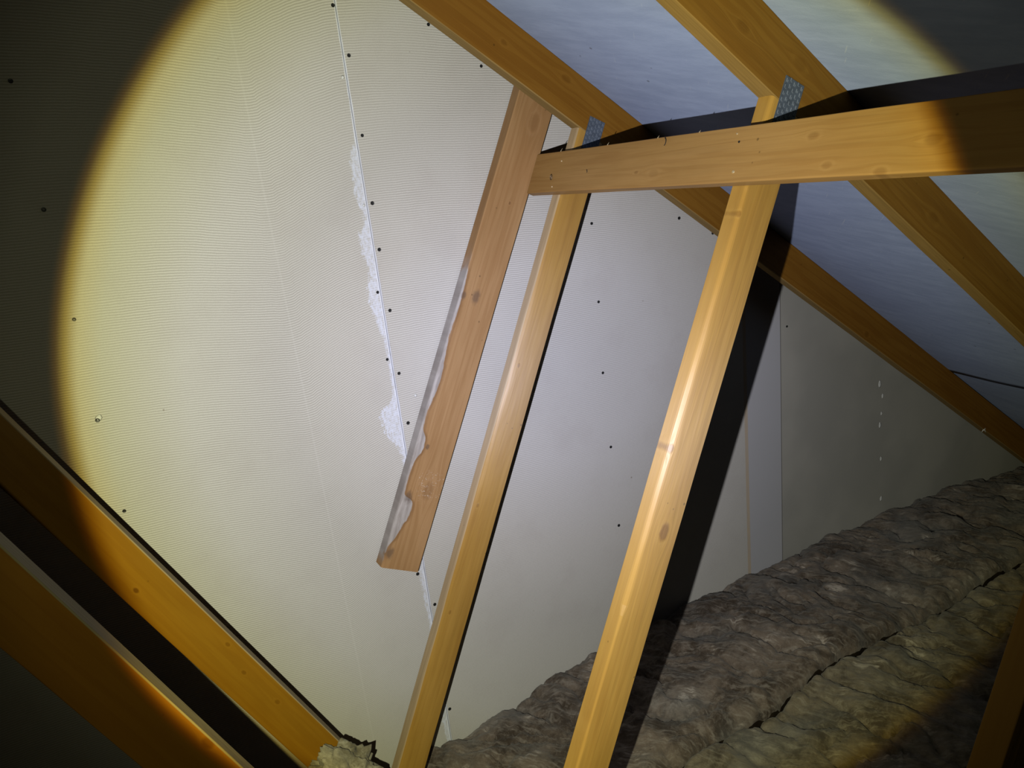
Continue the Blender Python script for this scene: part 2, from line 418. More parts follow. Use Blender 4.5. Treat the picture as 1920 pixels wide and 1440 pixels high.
def felt(x0, x1, y0, y1, off, name, mirror=False):
    bm = bmesh.new(); nx_, ny_ = int((x1 - x0) / 0.03), int((y1 - y0) / 0.025)
    rows = []
    for i in range(nx_ + 1):
        x = x0 + (x1 - x0) * i / nx_; row = []
        for j in range(ny_ + 1):
            y = y0 + (y1 - y0) * j / ny_
            ph = (y - (Y1 + TH / 2)) / 0.6
            fr = ph - math.floor(ph)
            sag = -0.013 * math.sin(math.pi * fr) ** 1.3 * (1 + 0.6 * noise.noise(Vector((x * 2.2, math.floor(ph) * 3.3, 0))))
            if y > Y1 + TH: sag = -0.003
            rip = 0.0018 * noise.noise(Vector((x * 7, y * 3, 2.2)))
            z = roof_z(x) + 0.004 + off + (sag + rip)
            row.append(bm.verts.new(((-2.3 - x) if mirror else x, y, z)))
        rows.append(row)
    for i in range(nx_):
        for j in range(ny_):
            bm.faces.new((rows[i][j], rows[i + 1][j], rows[i + 1][j + 1], rows[i][j + 1]))
    # its own thickness
    bmesh.ops.recalc_face_normals(bm, faces=bm.faces)
    o = mesh_obj(name, bm, M_felt, smooth=True)
    s = o.modifiers.new('thickness', 'SOLIDIFY'); s.thickness = 0.0012; s.offset = 0
    tag(o, kind='structure')
    return o
felt(-1.16, 2.70, -1.6, WALL - 0.002, -0.003, 'ceiling')
felt(2.64, 4.05, -1.6, WALL - 0.002, 0.005, 'ceiling')
felt(-1.16, 0.9, -1.6, WALL - 0.002, 0.004, 'ceiling', mirror=True)

bm = bmesh.new(); box(bm, XL, 4.2, -1.6, WALL, -1.80, -1.785)
tag(mesh_obj('floor', bm, M_floor), kind='structure')

# ------------------------------------------------------------------ roof trusses
def nail_plate(parent, corners_mid, ang, wdt, hgt, yfront):
    bm = bmesh.new()
    box(bm, -wdt / 2, wdt / 2, -0.0012, 0.0, -hgt / 2, hgt / 2)
    mw = frame_xz((corners_mid[0], yfront, corners_mid[1]), ang)
    p = mesh_obj('nail_plate', bm, M_zinc, parent, mw=mw)
    tag(p, 'grey galvanised nail plate with rows of punched teeth')
    bm = bmesh.new(); rnd = random.Random(4)
    nc, nr = int(wdt / 0.0085), int(hgt / 0.0105)
    for i in range(nc):
        for j in range(nr):
            cx = -wdt / 2 + (i + 0.5) * wdt / nc; cz = -hgt / 2 + (j + 0.5) * hgt / nr + (0.0025 if i % 2 else -0.0015)
            if rnd.random() < 0.06: continue
            q = 0.0021
            box(bm, cx - q, cx - q + 0.0011, -0.0024, -0.0012, cz - 0.0033, cz + 0.0033)
            if (i + j) % 2: box(bm, cx - q, cx + q, -0.0022, -0.0012, cz - 0.0033, cz - 0.0022)
            else: box(bm, cx + q - 0.0008, cx + q, -0.0022, -0.0012, cz - 0.0033, cz + 0.001)
    t = mesh_obj('plate_teeth', bm, M_zinc_hi, parent, mw=mw)
    t.parent = p; t.matrix_parent_inverse = Matrix(); t.matrix_basis = Matrix()
    t['kind'] = 'stuff'
    return p

def local(p, fr):
    """a point (x, z) of the truss plane in the timber's own frame"""
    q = fr.inverted() @ Vector((p[0], 0, p[1])); return q.x, q.z

def truss(idx, Y, lowt, strut_pt, strut_ang, strut_w, tie_pt, tie_ang, tie_w, mats, label, rads, cut=None):
    root = empty('roof_truss', (1.0, Y + TH / 2, -1.785))
    tag(root, label, 'roof truss')
    # rafter
    x0 = -1.12; L = (3.72 - x0) / math.cos(PITCH)
    fr = frame_xz((x0, Y, low_z(x0, lowt)), -PITCH)
    hgt = (roof_z(0) - low_z(0, lowt)) * math.cos(PITCH)
    mats['rafter_fr'] = fr
    mesh_obj('rafter', timber_bm(L, 0, hgt, TH, seed=idx, rad=rads.get('rafter'), start=(0, -TP), edge=0.0015), mats['rafter'](fr), root, mw=fr)
    if idx == 1 or idx == 2:
        x0m = -1.18
        fr2 = frame_xz((x0m, Y, low_z(-2.3 - x0m, lowt)), -math.pi + PITCH)
        mesh_obj('rafter', timber_bm(2.4, -hgt, 0, TH, seed=idx + 7, start=(0, TP)), mats['rafter'](fr2), root, mw=fr2)
    # strut: left edge line through strut_pt, from underside of the rafter down into the wool
    def meet(pt, a, pitchline):   # intersection with the rafter underside
        dx, dz = math.cos(a), math.sin(a)
        s = (low_z(pt[0], lowt) - pt[1]) / (dz + TP * dx)
        return (pt[0] + dx * s, pt[1] + dz * s)
    top = meet(strut_pt, strut_ang, lowt)
    L = (top[1] + 1.68) / abs(math.sin(strut_ang))
    fr = frame_xz((top[0], Y, top[1]), strut_ang)        # local z = right-hand side is +? (square to X)
    # X points down-left, Z = (-sin a, 0, cos a) points to the right/down
    dvec = (math.cos(-PITCH), math.sin(-PITCH))
    ex = (math.cos(strut_ang), math.sin(strut_ang)); ez = (-math.sin(strut_ang), math.cos(strut_ang))
    kx = (dvec[0] * ex[0] + dvec[1] * ex[1]) / (dvec[0] * ez[0] + dvec[1] * ez[1])
    mesh_obj('web', timber_bm(L, 0, strut_w, TH, start=(0, kx), seed=idx * 3 + 1, rad=rads.get('strut')), mats['strut'](fr), root, mw=fr)
    # tension web up to the apex
    if tie_pt is not None:
        topt = meet(tie_pt, tie_ang, lowt)
        Lt = (topt[1] + 1.66) / abs(math.sin(tie_ang))
        frt = frame_xz((topt[0], Y, topt[1]), tie_ang)
        ex = (math.cos(tie_ang), math.sin(tie_ang)); ez = (-math.sin(tie_ang), math.cos(tie_ang))
        kx = (dvec[0] * ex[0] + dvec[1] * ex[1]) / (dvec[0] * ez[0] + dvec[1] * ez[1])
        mesh_obj('web', timber_bm(Lt, -tie_w, 0, TH, start=(0, kx), seed=idx * 3 + 2, rad=rads.get('tie')), mats['tie'](frt), root, mw=frt)
    # ceiling tie below the wool
    frb = frame_xz((-2.6, Y, -1.76), 0)
    mesh_obj('ceiling_tie', timber_bm(6.4, 0, 0.097, TH, seed=idx + 20, step=0.2), mats['tie'](frb), root, mw=frb)
    return root

def kn(fr, pts):
    out = []
    for (px, pz, r, d) in pts:
        a, b_ = local((px, pz), fr); out.append((a, b_, r, d))
    return out

A115 = math.radians(-115.0)
# far truss, next to the party wall
def r1(c, x): return 0.003
def s1(c, x):
    if c == 0: return 0.008 + 0.004 * max(0, noise.noise(Vector((x * 2.0, 3, 3))))
    return 0.0018
m1 = {
 'rafter': lambda fr: wood('rafter_wood_far', RAFT, 1.3, kn(fr, [(1.0727, 0.1896, 0.009, 0.25), (0.9128, 0.2726, 0.006, 0.3), (2.1966, -0.661, 0.009, 0.35), (1.60, -0.19, 0.008, .4)]), edge=(0.30, 0.20, 0.075), grain=0.42, rough=0.6, spec=0.12),
 'strut': lambda fr: wood('strut_wood_far', GOLD, 2.1, kn(fr, [(0.86, -0.47, 0.004, 0.5), (0.70, -0.80, 0.004, 0.4), (0.585, -1.06, 0.004, 0.4)]), edge=(0.50, 0.37, 0.21), grain=0.22, rough=0.50, spec=1.0, patches=0.5, aniso=0.85, cup=(0.045, 1.6)),
 'tie': lambda fr: wood('tie_wood_far', (0.29, 0.137, 0.010), 3.3, kn(fr, [(-0.0738, -0.7346, 0.005, 0.8), (0.067, -0.9244, 0.0045, 0.45), (0.0847, -1.0053, 0.0045, 0.45), (0.1387, -1.11, 0.005, 0.4)]), grain=0.22, rough=0.5, spec=0.3, edge=(0.40, 0.32, 0.19)),
}
t1 = truss(1, Y1, 1, (0.7558, -0.6474), math.radians(-115.25), 0.078, (-0.0145, -0.7162), math.radians(-64.5), 0.090, m1,
           'orange pine roof truss standing closest to the pale plasterboard wall', {'rafter': r1, 'strut': s1})
nail_plate(t1, (1.128, 0.036), math.radians(65) - math.pi / 2, 0.047, 0.125, Y1)

# middle truss
def s2(c, x):
    if c == 0: return 0.0085 + 0.004 * max(0, noise.noise(Vector((x * 2.6, 9, 3)))) * (1 if x < 1.0 else 0.4) - (0.004 if x > 0.95 else 0)
    return 0.0018
m2 = {
 'rafter': lambda fr: wood('rafter_wood_middle', (0.215, 0.108, 0.018), 5.3, kn(fr, [(1.1647, 0.1222, 0.011, 0.2), (1.0273, 0.1846, 0.010, 0.2), (1.5759, -0.1993, 0.012, 0.15)]), edge=(0.29, 0.18, 0.055), grain=0.45, rough=0.6, spec=0.12),
 'strut': lambda fr: wood('strut_wood_middle', (0.42, 0.24, 0.048), 6.1, kn(fr, [(0.800, -0.6714, 0.012, 0.75), (0.828, -0.5146, 0.006, 0.7), (0.668, -0.8029, 0.004, 0.8), (0.685, -0.76, 0.003, 0.6), (0.585, -1.0, 0.009, 0.35), (1.01, -0.12, 0.004, .5)]), grain=0.22, rough=0.50, spec=1.0, patches=0.45, aniso=0.85, cup=(0.04, 1.2)),
 'tie': lambda fr: wood('tie_wood_middle', (0.28, 0.125, 0.012), 7.3, kn(fr, [(-0.012, -0.708, 0.007, 0.5)]), grain=0.25, rough=0.55, spec=0.3, edge=(0.34, 0.31, 0.19)),
}
t2 = truss(2, Y2, 2, (0.863, -0.4298), math.radians(-114.95), 0.080, (-0.038, -0.6329), math.radians(-66.0), 0.080, m2,
           'orange pine roof truss in the middle, its nail plate fully in the torch beam', {'strut': s2})
nail_plate(t2, (1.1255, 0.038), math.radians(65) - math.pi / 2, 0.050, 0.125, Y2)

# nearest truss: only the foot of its strut shows in the lower right corner
m3 = {
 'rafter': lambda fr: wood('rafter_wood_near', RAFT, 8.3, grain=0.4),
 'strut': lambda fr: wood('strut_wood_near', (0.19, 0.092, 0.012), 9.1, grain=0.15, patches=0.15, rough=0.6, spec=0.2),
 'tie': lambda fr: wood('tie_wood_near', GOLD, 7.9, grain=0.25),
}
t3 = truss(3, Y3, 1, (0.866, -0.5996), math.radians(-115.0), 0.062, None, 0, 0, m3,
           'dim brown roof truss nearest the camera, cut off by the lower right corner', {})

# ------------------------------------------------------------------ longitudinal binder nailed across the struts
hx, hz = 1.0512, 0.0282                                # outer top arris in (x, z)
hb = (1.0077, -0.0645)                                 # outer bottom arris
hd = Vector((hb[0] - hx, 0, hb[1] - hz)); HW = hd.length; hd.normalize()
# local X along world -y (towards the camera), local Z up along the face, local Y out of the face inwards
ez_ = -hd; ex_ = Vector((0, -1, 0)); ey_ = ez_.cross(ex_)
if ey_.x < 0:
    pass
HF = Matrix(((ex_.x, ey_.x, ez_.x, hb[0]), (ex_.y, ey_.y, ez_.y, 1.7105), (ex_.z, ey_.z, ez_.z, hb[1]), (0, 0, 0, 1)))
inward = ey_.x > 0
binder = empty('binder_plank', (1.03, 0.4, -0.0645))
tag(binder, 'brown pine plank nailed level across the struts of the roof trusses', 'plank')
def hl(x, y, z):
    q = HF.inverted() @ Vector((x, y, z)); return q
HKN = []
for (p, r, d) in (((1.0193, 1.2229, -0.0398), 0.009, 0.15), ((1.037, .8505, -.0021), .007, .30), ((1.0157, .8081, -.0476), .006, .22), ((1.0266, .6462, -.0242), .009, .32),
                  ((1.0092, .7124, -.0613), .007, .3), ((1.0092, 1.28, -.03), .004, .4)):
    q = hl(*p); HKN.append((q.x, q.z, r, d))
M_binder = wood('binder_wood', BROWN, 4.4, HKN, grain=0.30, rough=0.5, spec=0.35, patches=0.4, aniso=0.5)
def hr(c, x): return 0.0022 if c != 0 else 0.003 + 0.002 * noise.noise(Vector((x * 3, 0, 8)))
TB = 0.0215
bm = timber_bm(2.6, 0, HW, TB, seed=31, rad=hr, edge=0.0012)
if not inward:
    for v in bm.verts: v.co.y -= TB
mesh_obj('board', bm, M_binder, binder, mw=HF)
out = -1 if inward else 1        # local y sign that points out of the visible face
def face_obj(name, bmf, mat, p, lab=None):
    q = hl(*p)
    mw = HF @ Matrix.Translation((q.x, 0 if inward else 0, q.z))
    o = mesh_obj(name, bmf, mat, binder, mw=mw, smooth=False)
    if lab: o['label'] = lab
    return o
def disc(r, h, seg=14, oy=0.0, tilt=0.0):
    b2 = bmesh.new()
    bmesh.ops.create_cone(b2, cap_ends=True, segments=seg, radius1=r, radius2=r * 0.8, depth=h)
    bmesh.ops.rotate(b2, verts=b2.verts, cent=(0, 0, 0), matrix=Matrix.Rotation(math.pi / 2 * (1 if out < 0 else -1), 3, 'X'))
    if tilt: bmesh.ops.rotate(b2, verts=b2.verts, cent=(0, 0, 0), matrix=Matrix.Rotation(tilt, 3, 'Z'))
    bmesh.ops.translate(b2, verts=b2.verts, vec=(0, out * h / 2 + oy, 0))
    return b2
def wire_loop(r, wr, sx=0.6, arc=2 * math.pi, a0=0.0):
    b2 = bmesh.new(); n = 28; m = 6; rr = []
    for i in range(n + 1):
        a = a0 + arc * i / n; ring = []
        c_ = Vector((math.cos(a) * r * sx, out * (wr + 0.0008 + 0.0015 * (1 + math.sin(a))), math.sin(a) * r))
        rad = Vector((math.cos(a) * sx, 0, math.sin(a))).normalized()
        for k in range(m):
            bb = 2 * math.pi * k / m
            ring.append(b2.verts.new(c_ + rad * wr * math.cos(bb) + Vector((0, 1, 0)) * wr * math.sin(bb)))
        rr.append(ring)
    for i in range(n):
        for k in range(m):
            b2.faces.new((rr[i][k], rr[i][(k + 1) % m], rr[i + 1][(k + 1) % m], rr[i + 1][k]))
    bmesh.ops.recalc_face_normals(b2, faces=b2.faces)
    return b2
face_obj('nail', wire_loop(0.0062, 0.0007), M_screw, (1.0232, 1.6085, -0.0316), 'thin dark wire nail bent into an open ring')
for p, r in (((1.0402, 1.5854, .0046), .0022), ((1.0133, 1.5967, -.0526), .0022), ((1.0415, 1.02, .018), .0018), ((1.0158, 1.0024, -.0474), .0030)):
    face_obj('nail_head', disc(r, 0.0012), M_nail, p)
face_obj('nail_head', disc(0.0022, 0.0012), M_screw, (1.0389, 1.0095, .0019), 'dark steel nail head')
face_obj('crack', wire_loop(0.0075, 0.0008, 0.75, 2.6, -1.2), M_hole, (1.0461, 1.214, .0172), 'dark curved split along the edge of a knot')
face_obj('crack', wire_loop(0.0035, 0.0007, 0.9, 1.9, -0.9), M_hole, (1.0261, 1.4619, -.0253), 'short dark curved split')
# torn splinters on the top arris
for (yy, ln) in ((1.41, .007), (1.60, .009), (1.24, .006), (1.12, .005)):
    b2 = bmesh.new()
    bmesh.ops.create_cone(b2, cap_ends=True, segments=6, radius1=0.0012, radius2=0.0002, depth=ln)
    bmesh.ops.rotate(b2, verts=b2.verts, cent=(0, 0, 0), matrix=Matrix.Rotation(0.5, 3, 'Y'))
    bmesh.ops.translate(b2, verts=b2.verts, vec=(0, 0, ln / 2 - 0.001))
    face_obj('splinter', b2, M_nail, (hx, yy, hz - 0.0005))

# ------------------------------------------------------------------ waney plank by the wall
YD = 1.712; DT = 0.040
DA = math.radians(-116.05)
dR = (0.8800, -0.3400); dLn = 0.1075
ex = Vector((math.cos(DA), 0, math.sin(DA))); ezd = Vector((-math.sin(DA), 0, math.cos(DA)))
top_s = -0.535
TOPP = Vector((dR[0], YD, dR[1])) + ex * top_s
DF = frame_xz((TOPP.x, YD, TOPP.z), DA)           # local z: 0 at the right edge, -w at the left edge
DL = 0.535 + (Vector((0.5591, 0, -0.9941)) - Vector((dR[0], 0, dR[1]))).dot(ex)
kxd = 0.0
def s_of(pz):   # local x of a point on the left edge by height
    return (TOPP.z - pz) / -ex.z
def wane(t, x, y, z, P, col):
    # z = -w (left edge) .. 0; width fraction of the grey bark-edge wood along the length
    fr_ = t.m('DIVIDE', t.m('ADD', z, dLn), dLn)
    Lx = DL
    pts = [(0.0, 0.0), (0.20, 0.0), (0.36, 0.01), (0.40, 0.05), (0.46, 0.06), (0.50, 0.03), (0.53, 0.05), (0.565, 0.10), (0.60, 0.12), (0.64, 0.07), (0.67, 0.03), (0.70, 0.05),
           (0.735, 0.20), (0.748, 0.18), (0.765, 0.08), (0.80, 0.04), (0.835, 0.05), (0.848, 0.25), (0.868, 0.34), (0.90, 0.25), (0.935, 0.13), (0.955, 0.03), (1.0, 0.0)]
    wv = t.curve(t.m('DIVIDE', x, Lx), pts, 0, 1, 0, 0.5)
    nz_ = t.m('MULTIPLY', t.m('SUBTRACT', t.noise(P, 45, 3), 0.5), 0.07)
    d = t.m('SUBTRACT', t.m('ADD', fr_, nz_), wv)
    mk = t.ramp(d, 0.012, -0.012)
    edge = t.m('MULTIPLY', t.ramp(d, 0.10, 0.015), t.ramp(d, -0.012, 0.004))
    gcol = t.mix(t.ramp(t.noise(t.comb(t.m('MULTIPLY', x, 12), y, t.m('MULTIPLY', z, 90)), 1.2, 4, 0.6), 0.35, 0.65), (0.30, 0.265, 0.235), (0.43, 0.395, 0.36))
    on = t.ramp(wv, 0.002, 0.02)
    col = t.mix(t.m('MULTIPLY', t.m('MULTIPLY', edge, 0.55), on), col, (0.16, 0.075, 0.025))
    col = t.mix(t.m('MULTIPLY', mk, on), col, gcol)
    for (sx, fz, r) in ((0.42, 0.10, .010), (0.415, 0.42, .016), (0.845, 0.18, .014), (0.965, 0.12, .014), (0.735, .30, .006)):
        dx = t.m('MULTIPLY', t.m('SUBTRACT', x, sx * Lx), 0.6); dz = t.m('SUBTRACT', z, (fz - 1) * dLn)
        dd = t.m('SQRT', t.m('ADD', t.m('MULTIPLY', dx, dx), t.m('MULTIPLY', dz, dz)))
        dd = t.m('ADD', dd, t.m('MULTIPLY', t.m('SUBTRACT', t.noise(P, 70, 2), 0.5), 0.012))
        col = t.mix(t.m('MULTIPLY', t.ramp(dd, r, r * 0.3), 0.62), col, (0.10, 0.065, 0.045))
    # scuffed pale scratches near the lower knot
    scr = t.m('MULTIPLY', t.ramp(t.noise(t.comb(t.m('MULTIPLY', x, 90), y, t.m('MULTIPLY', z, 60)), 2.0, 2, 0.5, 2.0), 0.62, 0.70), t.ramp(t.m('ABSOLUTE', t.m('SUBTRACT', x, 0.815 * Lx)), 0.05, 0.02))
    scr = t.m('MULTIPLY', scr, t.ramp(fr_, 0.25, 0.35))
    col = t.mix(t.m('MULTIPLY', scr, 0.6), col, (0.62, 0.52, 0.42))
    return col, mk
M_D = wood('waney_plank_wood', (0.38, 0.222, 0.095), 12.2, [(0.825 * DL, -0.36 * dLn, 0.016, 0.30), (0.06, -0.4 * dLn, 0.014, 0.2), (0.215 * DL, -0.42 * dLn, 0.003, 0.6)], grain=0.35, rough=0.55, spec=0.25, patches=0.5, aniso=0.4, wane=wane)
def dr(c, x):
    f = x / DL
    if c == 0:   # front-left arris is the waney one
        return 0.004
    if c == 3: return 0.002
    return 0.0015
def dr2(c, x):
    f = x / DL
    if c == 0: return 0.003 + 0.013 * max(0, min(1, (f - 0.36) * 8)) * 0.45 * (0.8 + 0.5 * noise.noise(Vector((x * 11, 1, 1))))
    return 0.0015
bm = timber_bm(DL, -dLn, 0, DT, seed=51, rad=dr2, end=(0.0, 0.03), start=(0, (math.cos(PITCH) * ex.x - math.sin(PITCH) * ex.z) / (math.cos(PITCH) * ezd.x - math.sin(PITCH) * ezd.z)), step=0.01)
o = mesh_obj('waney_plank', bm, M_D, mw=DF)
tag(o, 'short sloping brown plank with a grey waney edge, its lower end free', 'plank')

# ------------------------------------------------------------------ drywall screws
def screw_proto():
    b2 = bmesh.new()
    prof = [(0.0, -0.0006), (0.0018, -0.0006), (0.0021, -0.0016), (0.0040, -0.0019), (0.0045, -0.0008), (0.0042, 0.0004)]
    n = 12; rows = []
    for (r, y) in prof:
        rows.append([b2.verts.new((max(r, 0.0002) * math.cos(2 * math.pi * k / n), y, max(r, 0.0002) * math.sin(2 * math.pi * k / n))) for k in range(n)])
    for i in range(len(rows) - 1):
        for k in range(n):
            b2.faces.new((rows[i][k], rows[i][(k + 1) % n], rows[i + 1][(k + 1) % n], rows[i + 1][k]))
    b2.faces.new(rows[0]); b2.faces.new(list(reversed(rows[-1])))
    bmesh.ops.recalc_face_normals(b2, faces=b2.faces)
    return b2
screws = {
 'left': ([(-.0548, .2581), (-.0583, .0223), (-.058, -.1975), (-.0656, -.4137), (-.0626, -.6257)], 'drywall screws down the left board', [
    'black drywall screw at the top of the left column, in the dark outside the beam', 'black drywall screw second down the left column, just outside the torch beam',
    'black drywall screw third down the left column, on the yellow rim of the beam', 'drywall screw in a pale torn dimple, fourth down the left column',
    'black drywall screw at the foot of the left column, above the diagonal web']),
 'joint': ([(.5894, .3879), (.6081, .2844), (.6102, .1114), (.6091, -.0427), (.6084, -.1527), (.5875, -.2535), (.6114, -.3031), (.5847, -.4234), (.6095, -.4654), (.6131, -.6001), (.5741, -1.0266), (.6088, -1.1356), (.6047, -1.4818)],
    'drywall screws beside the white joint', None),
 'right': ([(.9423, .2506), (.814, .3466), (1.2362, -.171), (1.2392, -.3947), (1.2349, -.6074), (1.2432, -.8456), (1.2508, -1.1137), (1.6887, -.2586), (1.5558, -.1963), (2.0147, -.62)],
    'drywall screws right of the planks', [
    'black drywall screw just below the far rafter, right of the waney plank top', 'black drywall screw at the top of the wall, tucked under the far rafter',
    'black drywall screw in a white nick right of the far strut, below the binder', 'black drywall screw second down between the two struts', 'black drywall screw third down between the two struts',
    'black drywall screw fourth down between the two struts', 'small black drywall screw lowest between the two struts', 'black drywall screw beside the far rafter, left of the middle strut',
    'black drywall screw under the binder plank, right below the far rafter', 'small black screw in the smooth grey board right of the shadow']),
}
jl = ['black drywall screw left of the white joint at the very top', 'black drywall screw right of the joint, highest on that side', 'black drywall screw right of the joint above the white dusty stretch',
      'black drywall screw right of the joint where the white dust begins to spread', 'drywall screw with a white chip beside it, right of the joint', 'drywall screw set in the white dust left of the joint',
      'black drywall screw right of the joint just below the widest dust', 'black drywall screw left of the joint, above the lowest white blot', 'black drywall screw right of the joint, above the lowest white blot',
      'black drywall screw on the right of the isolated white blot', 'black drywall screw just under the free end of the waney plank', 'black drywall screw touching the left edge of the far strut',
      'small screw low on the wall above the insulation, right of the far strut']
proto = None
rs = random.Random(3)
for key, (pts, grp, labs) in screws.items():
    labs = labs or jl
    for (p, lab) in zip(pts, labs):
        if proto is None:
            proto = mesh_obj('drywall_screw', screw_proto(), M_screw); o = proto
        else:
            o = proto.copy(); C.objects.link(o)
        o.location = (p[0], WALL - 0.0002, p[1]); o.rotation_euler = (0, rs.random() * 3, 0)
        s = rs.uniform(0.85, 1.1); o.scale = (s, 1, s)
        tag(o, lab, 'screw', grp)
# bright bare nail heads beside the joint, and added pale dabs modelling light glints on the smooth board
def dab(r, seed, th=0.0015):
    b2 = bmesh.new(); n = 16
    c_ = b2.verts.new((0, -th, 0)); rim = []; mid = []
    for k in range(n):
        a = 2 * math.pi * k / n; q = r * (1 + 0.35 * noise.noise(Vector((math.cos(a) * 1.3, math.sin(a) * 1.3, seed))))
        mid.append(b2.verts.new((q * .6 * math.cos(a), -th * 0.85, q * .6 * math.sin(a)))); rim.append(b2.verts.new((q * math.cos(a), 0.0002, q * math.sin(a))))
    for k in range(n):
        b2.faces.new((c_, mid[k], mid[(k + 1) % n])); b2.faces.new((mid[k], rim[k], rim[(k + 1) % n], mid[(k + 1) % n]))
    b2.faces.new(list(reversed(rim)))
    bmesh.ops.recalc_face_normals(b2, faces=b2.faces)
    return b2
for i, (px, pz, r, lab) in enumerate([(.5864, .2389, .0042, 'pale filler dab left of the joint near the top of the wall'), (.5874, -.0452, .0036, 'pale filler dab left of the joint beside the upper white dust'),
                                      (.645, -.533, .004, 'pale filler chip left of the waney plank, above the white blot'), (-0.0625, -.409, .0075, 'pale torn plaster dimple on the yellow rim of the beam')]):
    o = mesh_obj('filler_glint_dab', dab(r, i + .5), M_pale, smooth=True); o.location = (px, WALL, pz)
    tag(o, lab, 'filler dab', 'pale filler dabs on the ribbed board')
for i, (px, pz, r, lab) in enumerate([(2.5273, -.949, .0095, 'topmost pale dab modelling a light glint on the smooth grey board'), (2.5457, -1.0012, .007, 'second pale dab modelling a light glint down the smooth grey board'), (2.5423, -1.073, .006, 'third pale dab modelling a light glint down the smooth grey board'),
                                      (2.5346, -1.1198, .008, 'fourth pale dab modelling a light glint down the smooth grey board'), (2.5475, -1.2661, .007, 'fifth dab modelling a faint light glint down the smooth grey board'), (2.5552, -1.4436, .008, 'lowest dab modelling a faint light glint, just above the insulation')]):
    o = mesh_obj('filler_glint_dab', dab(r, i + 5.5), M_pale, smooth=True); o.location = (px, WALL, pz); o.scale = (1, 1, 1.5)
    tag(o, lab, 'filler dab', 'pale dabs modelling light glints down the smooth board')

# ------------------------------------------------------------------ mineral wool rolls laid side by side
M_wool1 = wool_material('mineral_wool_far', (0.062, 0.043, 0.029), (0.155, 0.120, 0.092), (0.28, 0.245, 0.21))
M_wool2 = wool_material('mineral_wool_near', (0.085, 0.066, 0.043), (0.17, 0.140, 0.098), (0.27, 0.24, 0.185))
M_side = simple('wool_side_dark', (0.022, 0.016, 0.010), 0.95, 0.0, 0.05)  # near-black roll sides that draw the dark line along the crease
def seam_wob(x, y):
    k = round(y * 2)
    return 0.014 * noise.noise(Vector((x * 4, k, 0))) + 0.007 * noise.noise(Vector((x * 17, k, 4)))
def wool_roll(x0, x1, yb, yf, zt, seed, mat, name, label, res=0.008):
    """roll lying along x between yf (near) and yb (far); rounded shoulders with creases"""
    bm = bmesh.new(); nx_ = int((x1 - x0) / res); ny_ = int((yb - yf) / res) + 14
    rows = []
    for i in range(nx_ + 1):
        x = x0 + (x1 - x0) * i / nx_; row = []
        yfw = yf + seam_wob(x, yf)
        ybw = yb + (0.0 if yb > 1.7 else seam_wob(x, yb))
        for j in range(ny_ + 1):
            s = j / ny_; s = 0.5 - 0.5 * math.cos(math.pi * s) if True else s
            y = yfw + (ybw - yfw) * s
            wd = (ybw - yfw)
            d = min(s, 1 - s) * wd
            rr = 0.045 if (s < 0.5) else (0.035 if yb > 1.7 else 0.014)
            drop = 0.0
            if d < rr: drop = rr * (1 - math.sqrt(max(0, 1 - (1 - d / rr) ** 2)))
            if yb > 1.7 and s > 0.5: drop *= 0.5
            p = Vector((x, y, 0))
            q = Vector(((x + 0.8 * y) * 5.0 + 0.9 * noise.noise(Vector((x * 3, y * 3, seed))), (y - 0.55 * x) * 2.2, seed))
            fold = 1 - abs(noise.noise(q)) * 2.2
            n1 = noise.noise(p * 2.1 + Vector((1.0, 0, 0)))
            n3 = noise.fractal(p * 7.0 + Vector((0, seed, 0)), 0.8, 2.0, 4)
            q2 = Vector(((x + 0.7 * y) * 9.0, (y - 0.6 * x) * 3.4, seed)) + Vector((1, 1, 0)) * 1.0 * noise.noise(p * 6.0)
            r1_ = noise.noise(q2); r2_ = noise.noise(q2 * 2.1 + Vector((4, 9, 2)))
            cr = math.exp(-(r1_ / 0.055) ** 2) * (0.5 + 0.5 * noise.noise(p * 5 + Vector((9, 0, 0)))) + 0.6 * math.exp(-(r2_ / 0.07) ** 2) * max(0, noise.noise(p * 7 + Vector((2, 5, 0))) + 0.2)
            tuft = noise.fractal(Vector((x * 42 + y * 18, y * 26 - x * 12, seed)), 0.7, 2.1, 3)
            z = zt(x, y) - drop + 0.022 * n1 + 0.012 * fold + 0.014 * n3 + 0.0045 * tuft - 0.024 * cr + 0.016 * abs(r1_)
            row.append(bm.verts.new((x, y, z)))
        rows.append(row)
    for i in range(nx_):
        for j in range(ny_):
            bm.faces.new((rows[i][j], rows[i + 1][j], rows[i + 1][j + 1], rows[i][j + 1]))
    # sides and underside so the roll is a closed body
    zb = -1.70
    loop = [rows[i][0] for i in range(nx_ + 1)] + [rows[nx_][j] for j in range(1, ny_ + 1)] + [rows[i][ny_] for i in range(nx_ - 1, -1, -1)] + [rows[0][j] for j in range(ny_ - 1, 0, -1)]
    low = [bm.verts.new((v.co.x, v.co.y, zb)) for v in loop]
    n = len(loop)
    for k in range(n):
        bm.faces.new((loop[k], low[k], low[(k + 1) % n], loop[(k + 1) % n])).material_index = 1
    bm.faces.new(low)
    bmesh.ops.recalc_face_normals(bm, faces=bm.faces)
    o = mesh_obj(name, bm, mat, smooth=True); o.data.materials.append(M_side)
    tag(o, label, 'insulation', 'mineral wool rolls on the attic floor')
    return o
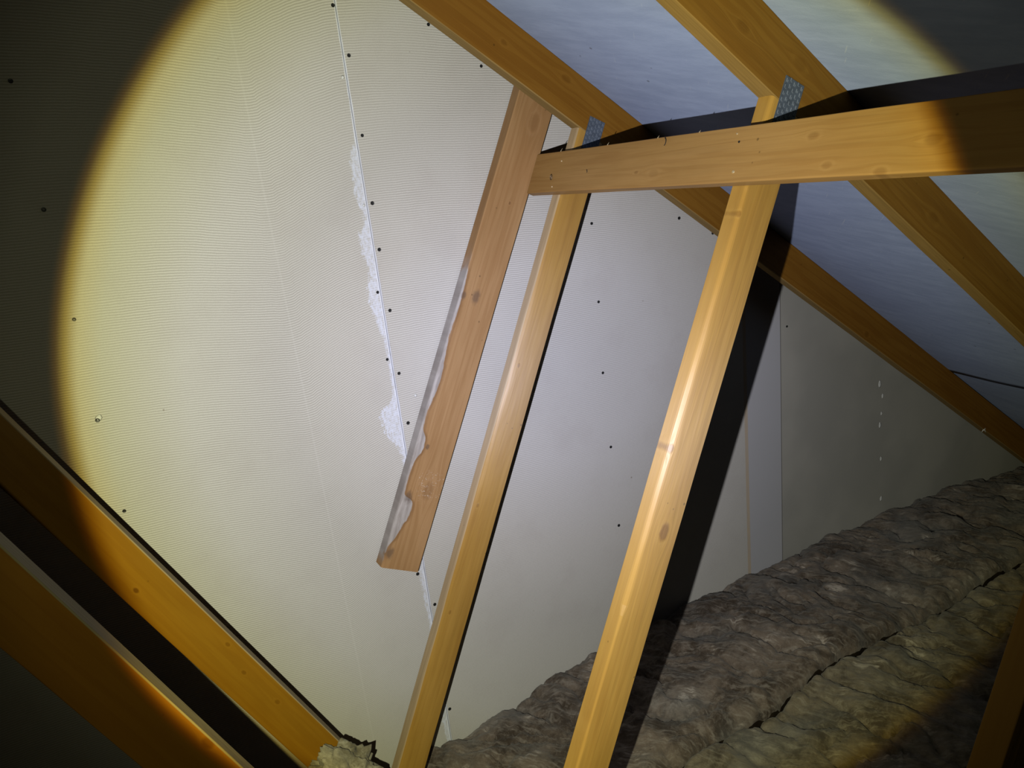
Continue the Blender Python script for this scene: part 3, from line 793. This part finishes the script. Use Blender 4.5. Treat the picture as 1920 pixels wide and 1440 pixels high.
def zt1(x, y):
    pts = [(0.2, -1.66), (0.552, -1.600), (1.088, -1.545), (1.57, -1.495), (1.977, -1.525), (2.517, -1.52), (3.0, -1.56), (3.35, -1.60), (4.0, -1.66)]
    z = pts[-1][1]
    if x <= pts[0][0]: z = pts[0][1]
    else:
        for (a, za), (b_, zb_) in zip(pts, pts[1:]):
            if a <= x <= b_:
                z = za + (zb_ - za) * (x - a) / (b_ - a); break
    return z + 0.012 + 0.015 * math.sin(min(1, max(0, (WALL - y) / 0.5)) * math.pi)
wool_roll(-0.6, 3.55, WALL - 0.002, 1.262, zt1, 1.0, M_wool1, 'insulation_roll', 'brown mineral wool roll lying against the foot of the plasterboard wall')
wool_roll(0.3, 3.5, 1.256, 0.762, lambda x, y: zt1(x, 1.26) - 0.027 - 0.03 * (1.26 - y), 5.0, M_wool2, 'insulation_roll', 'brown mineral wool roll on the near side of the dark crease')
wool_roll(0.5, 3.4, 0.757, 0.28, lambda x, y: -1.575, 9.0, M_wool2, 'insulation_roll', 'dim mineral wool roll in shadow at the lower right corner', res=0.02)

# pale scrap of wool caught on the foot of the far tension web
bm = bmesh.new()
bmesh.ops.create_icosphere(bm, subdivisions=5, radius=1)
for v in bm.verts:
    n = v.co.normalized()
    r = 1 + 0.35 * noise.fractal(n * 2.2 + Vector((3, 1, 7)), 0.8, 2, 4) + 0.025 * noise.fractal(n * 12, 0.8, 2, 3)
    v.co = Vector((n.x * 0.075 * r, n.y * 0.035 * r, n.z * 0.10 * r))
M_scrap = wool_material('pale_wool', (0.20, 0.17, 0.11), (0.34, 0.31, 0.23), (0.46, 0.43, 0.34))
o = mesh_obj('wool_scrap', bm, M_scrap, smooth=True)
o.location = (0.245, 1.565, -1.372); o.rotation_euler = (0, math.radians(-28), 0)
tag(o, 'pale torn tuft of wool caught at the foot of the diagonal web beside the wall', 'insulation scrap')

# light splinter hanging on the lower edge of the far rafter
bm = bmesh.new()
for k, (ang_, ln) in enumerate(((0.2, .03), (0.9, .022), (-0.5, .02), (2.6, .018))):
    r_ = bmesh.ops.create_cone(bm, cap_ends=True, segments=6, radius1=0.003, radius2=0.0004, depth=ln)
    bmesh.ops.translate(bm, verts=r_['verts'], vec=(0, 0, ln / 2))
    bmesh.ops.rotate(bm, verts=r_['verts'], cent=(0, 0, 0), matrix=Matrix.Rotation(math.pi / 2 + ang_, 3, 'Y'))
o = mesh_obj('fibre_tuft', bm, M_pale)
o.location = (2.94, Y1 + 0.002, low_z(2.94) + 0.004)
tag(o, 'small pale tuft of fibre caught on the lower edge of the far rafter', 'fibre tuft')
# overall reflectance of the dusty attic surfaces
for m in bpy.data.materials:
    if not m.use_nodes: continue
    b = m.node_tree.nodes.get('Principled BSDF')
    if b is None or b.inputs['Metallic'].default_value > 0.3: continue
    sock = b.inputs['Base Color']
    t = NT(m.node_tree)
    src = sock.links[0].from_socket if sock.links else tuple(sock.default_value)[:3]
    t.put(sock, t.mix(1.0, src, (0.6, 0.6, 0.6), 'MULTIPLY'))
    b.inputs['Specular IOR Level'].default_value *= 0.6
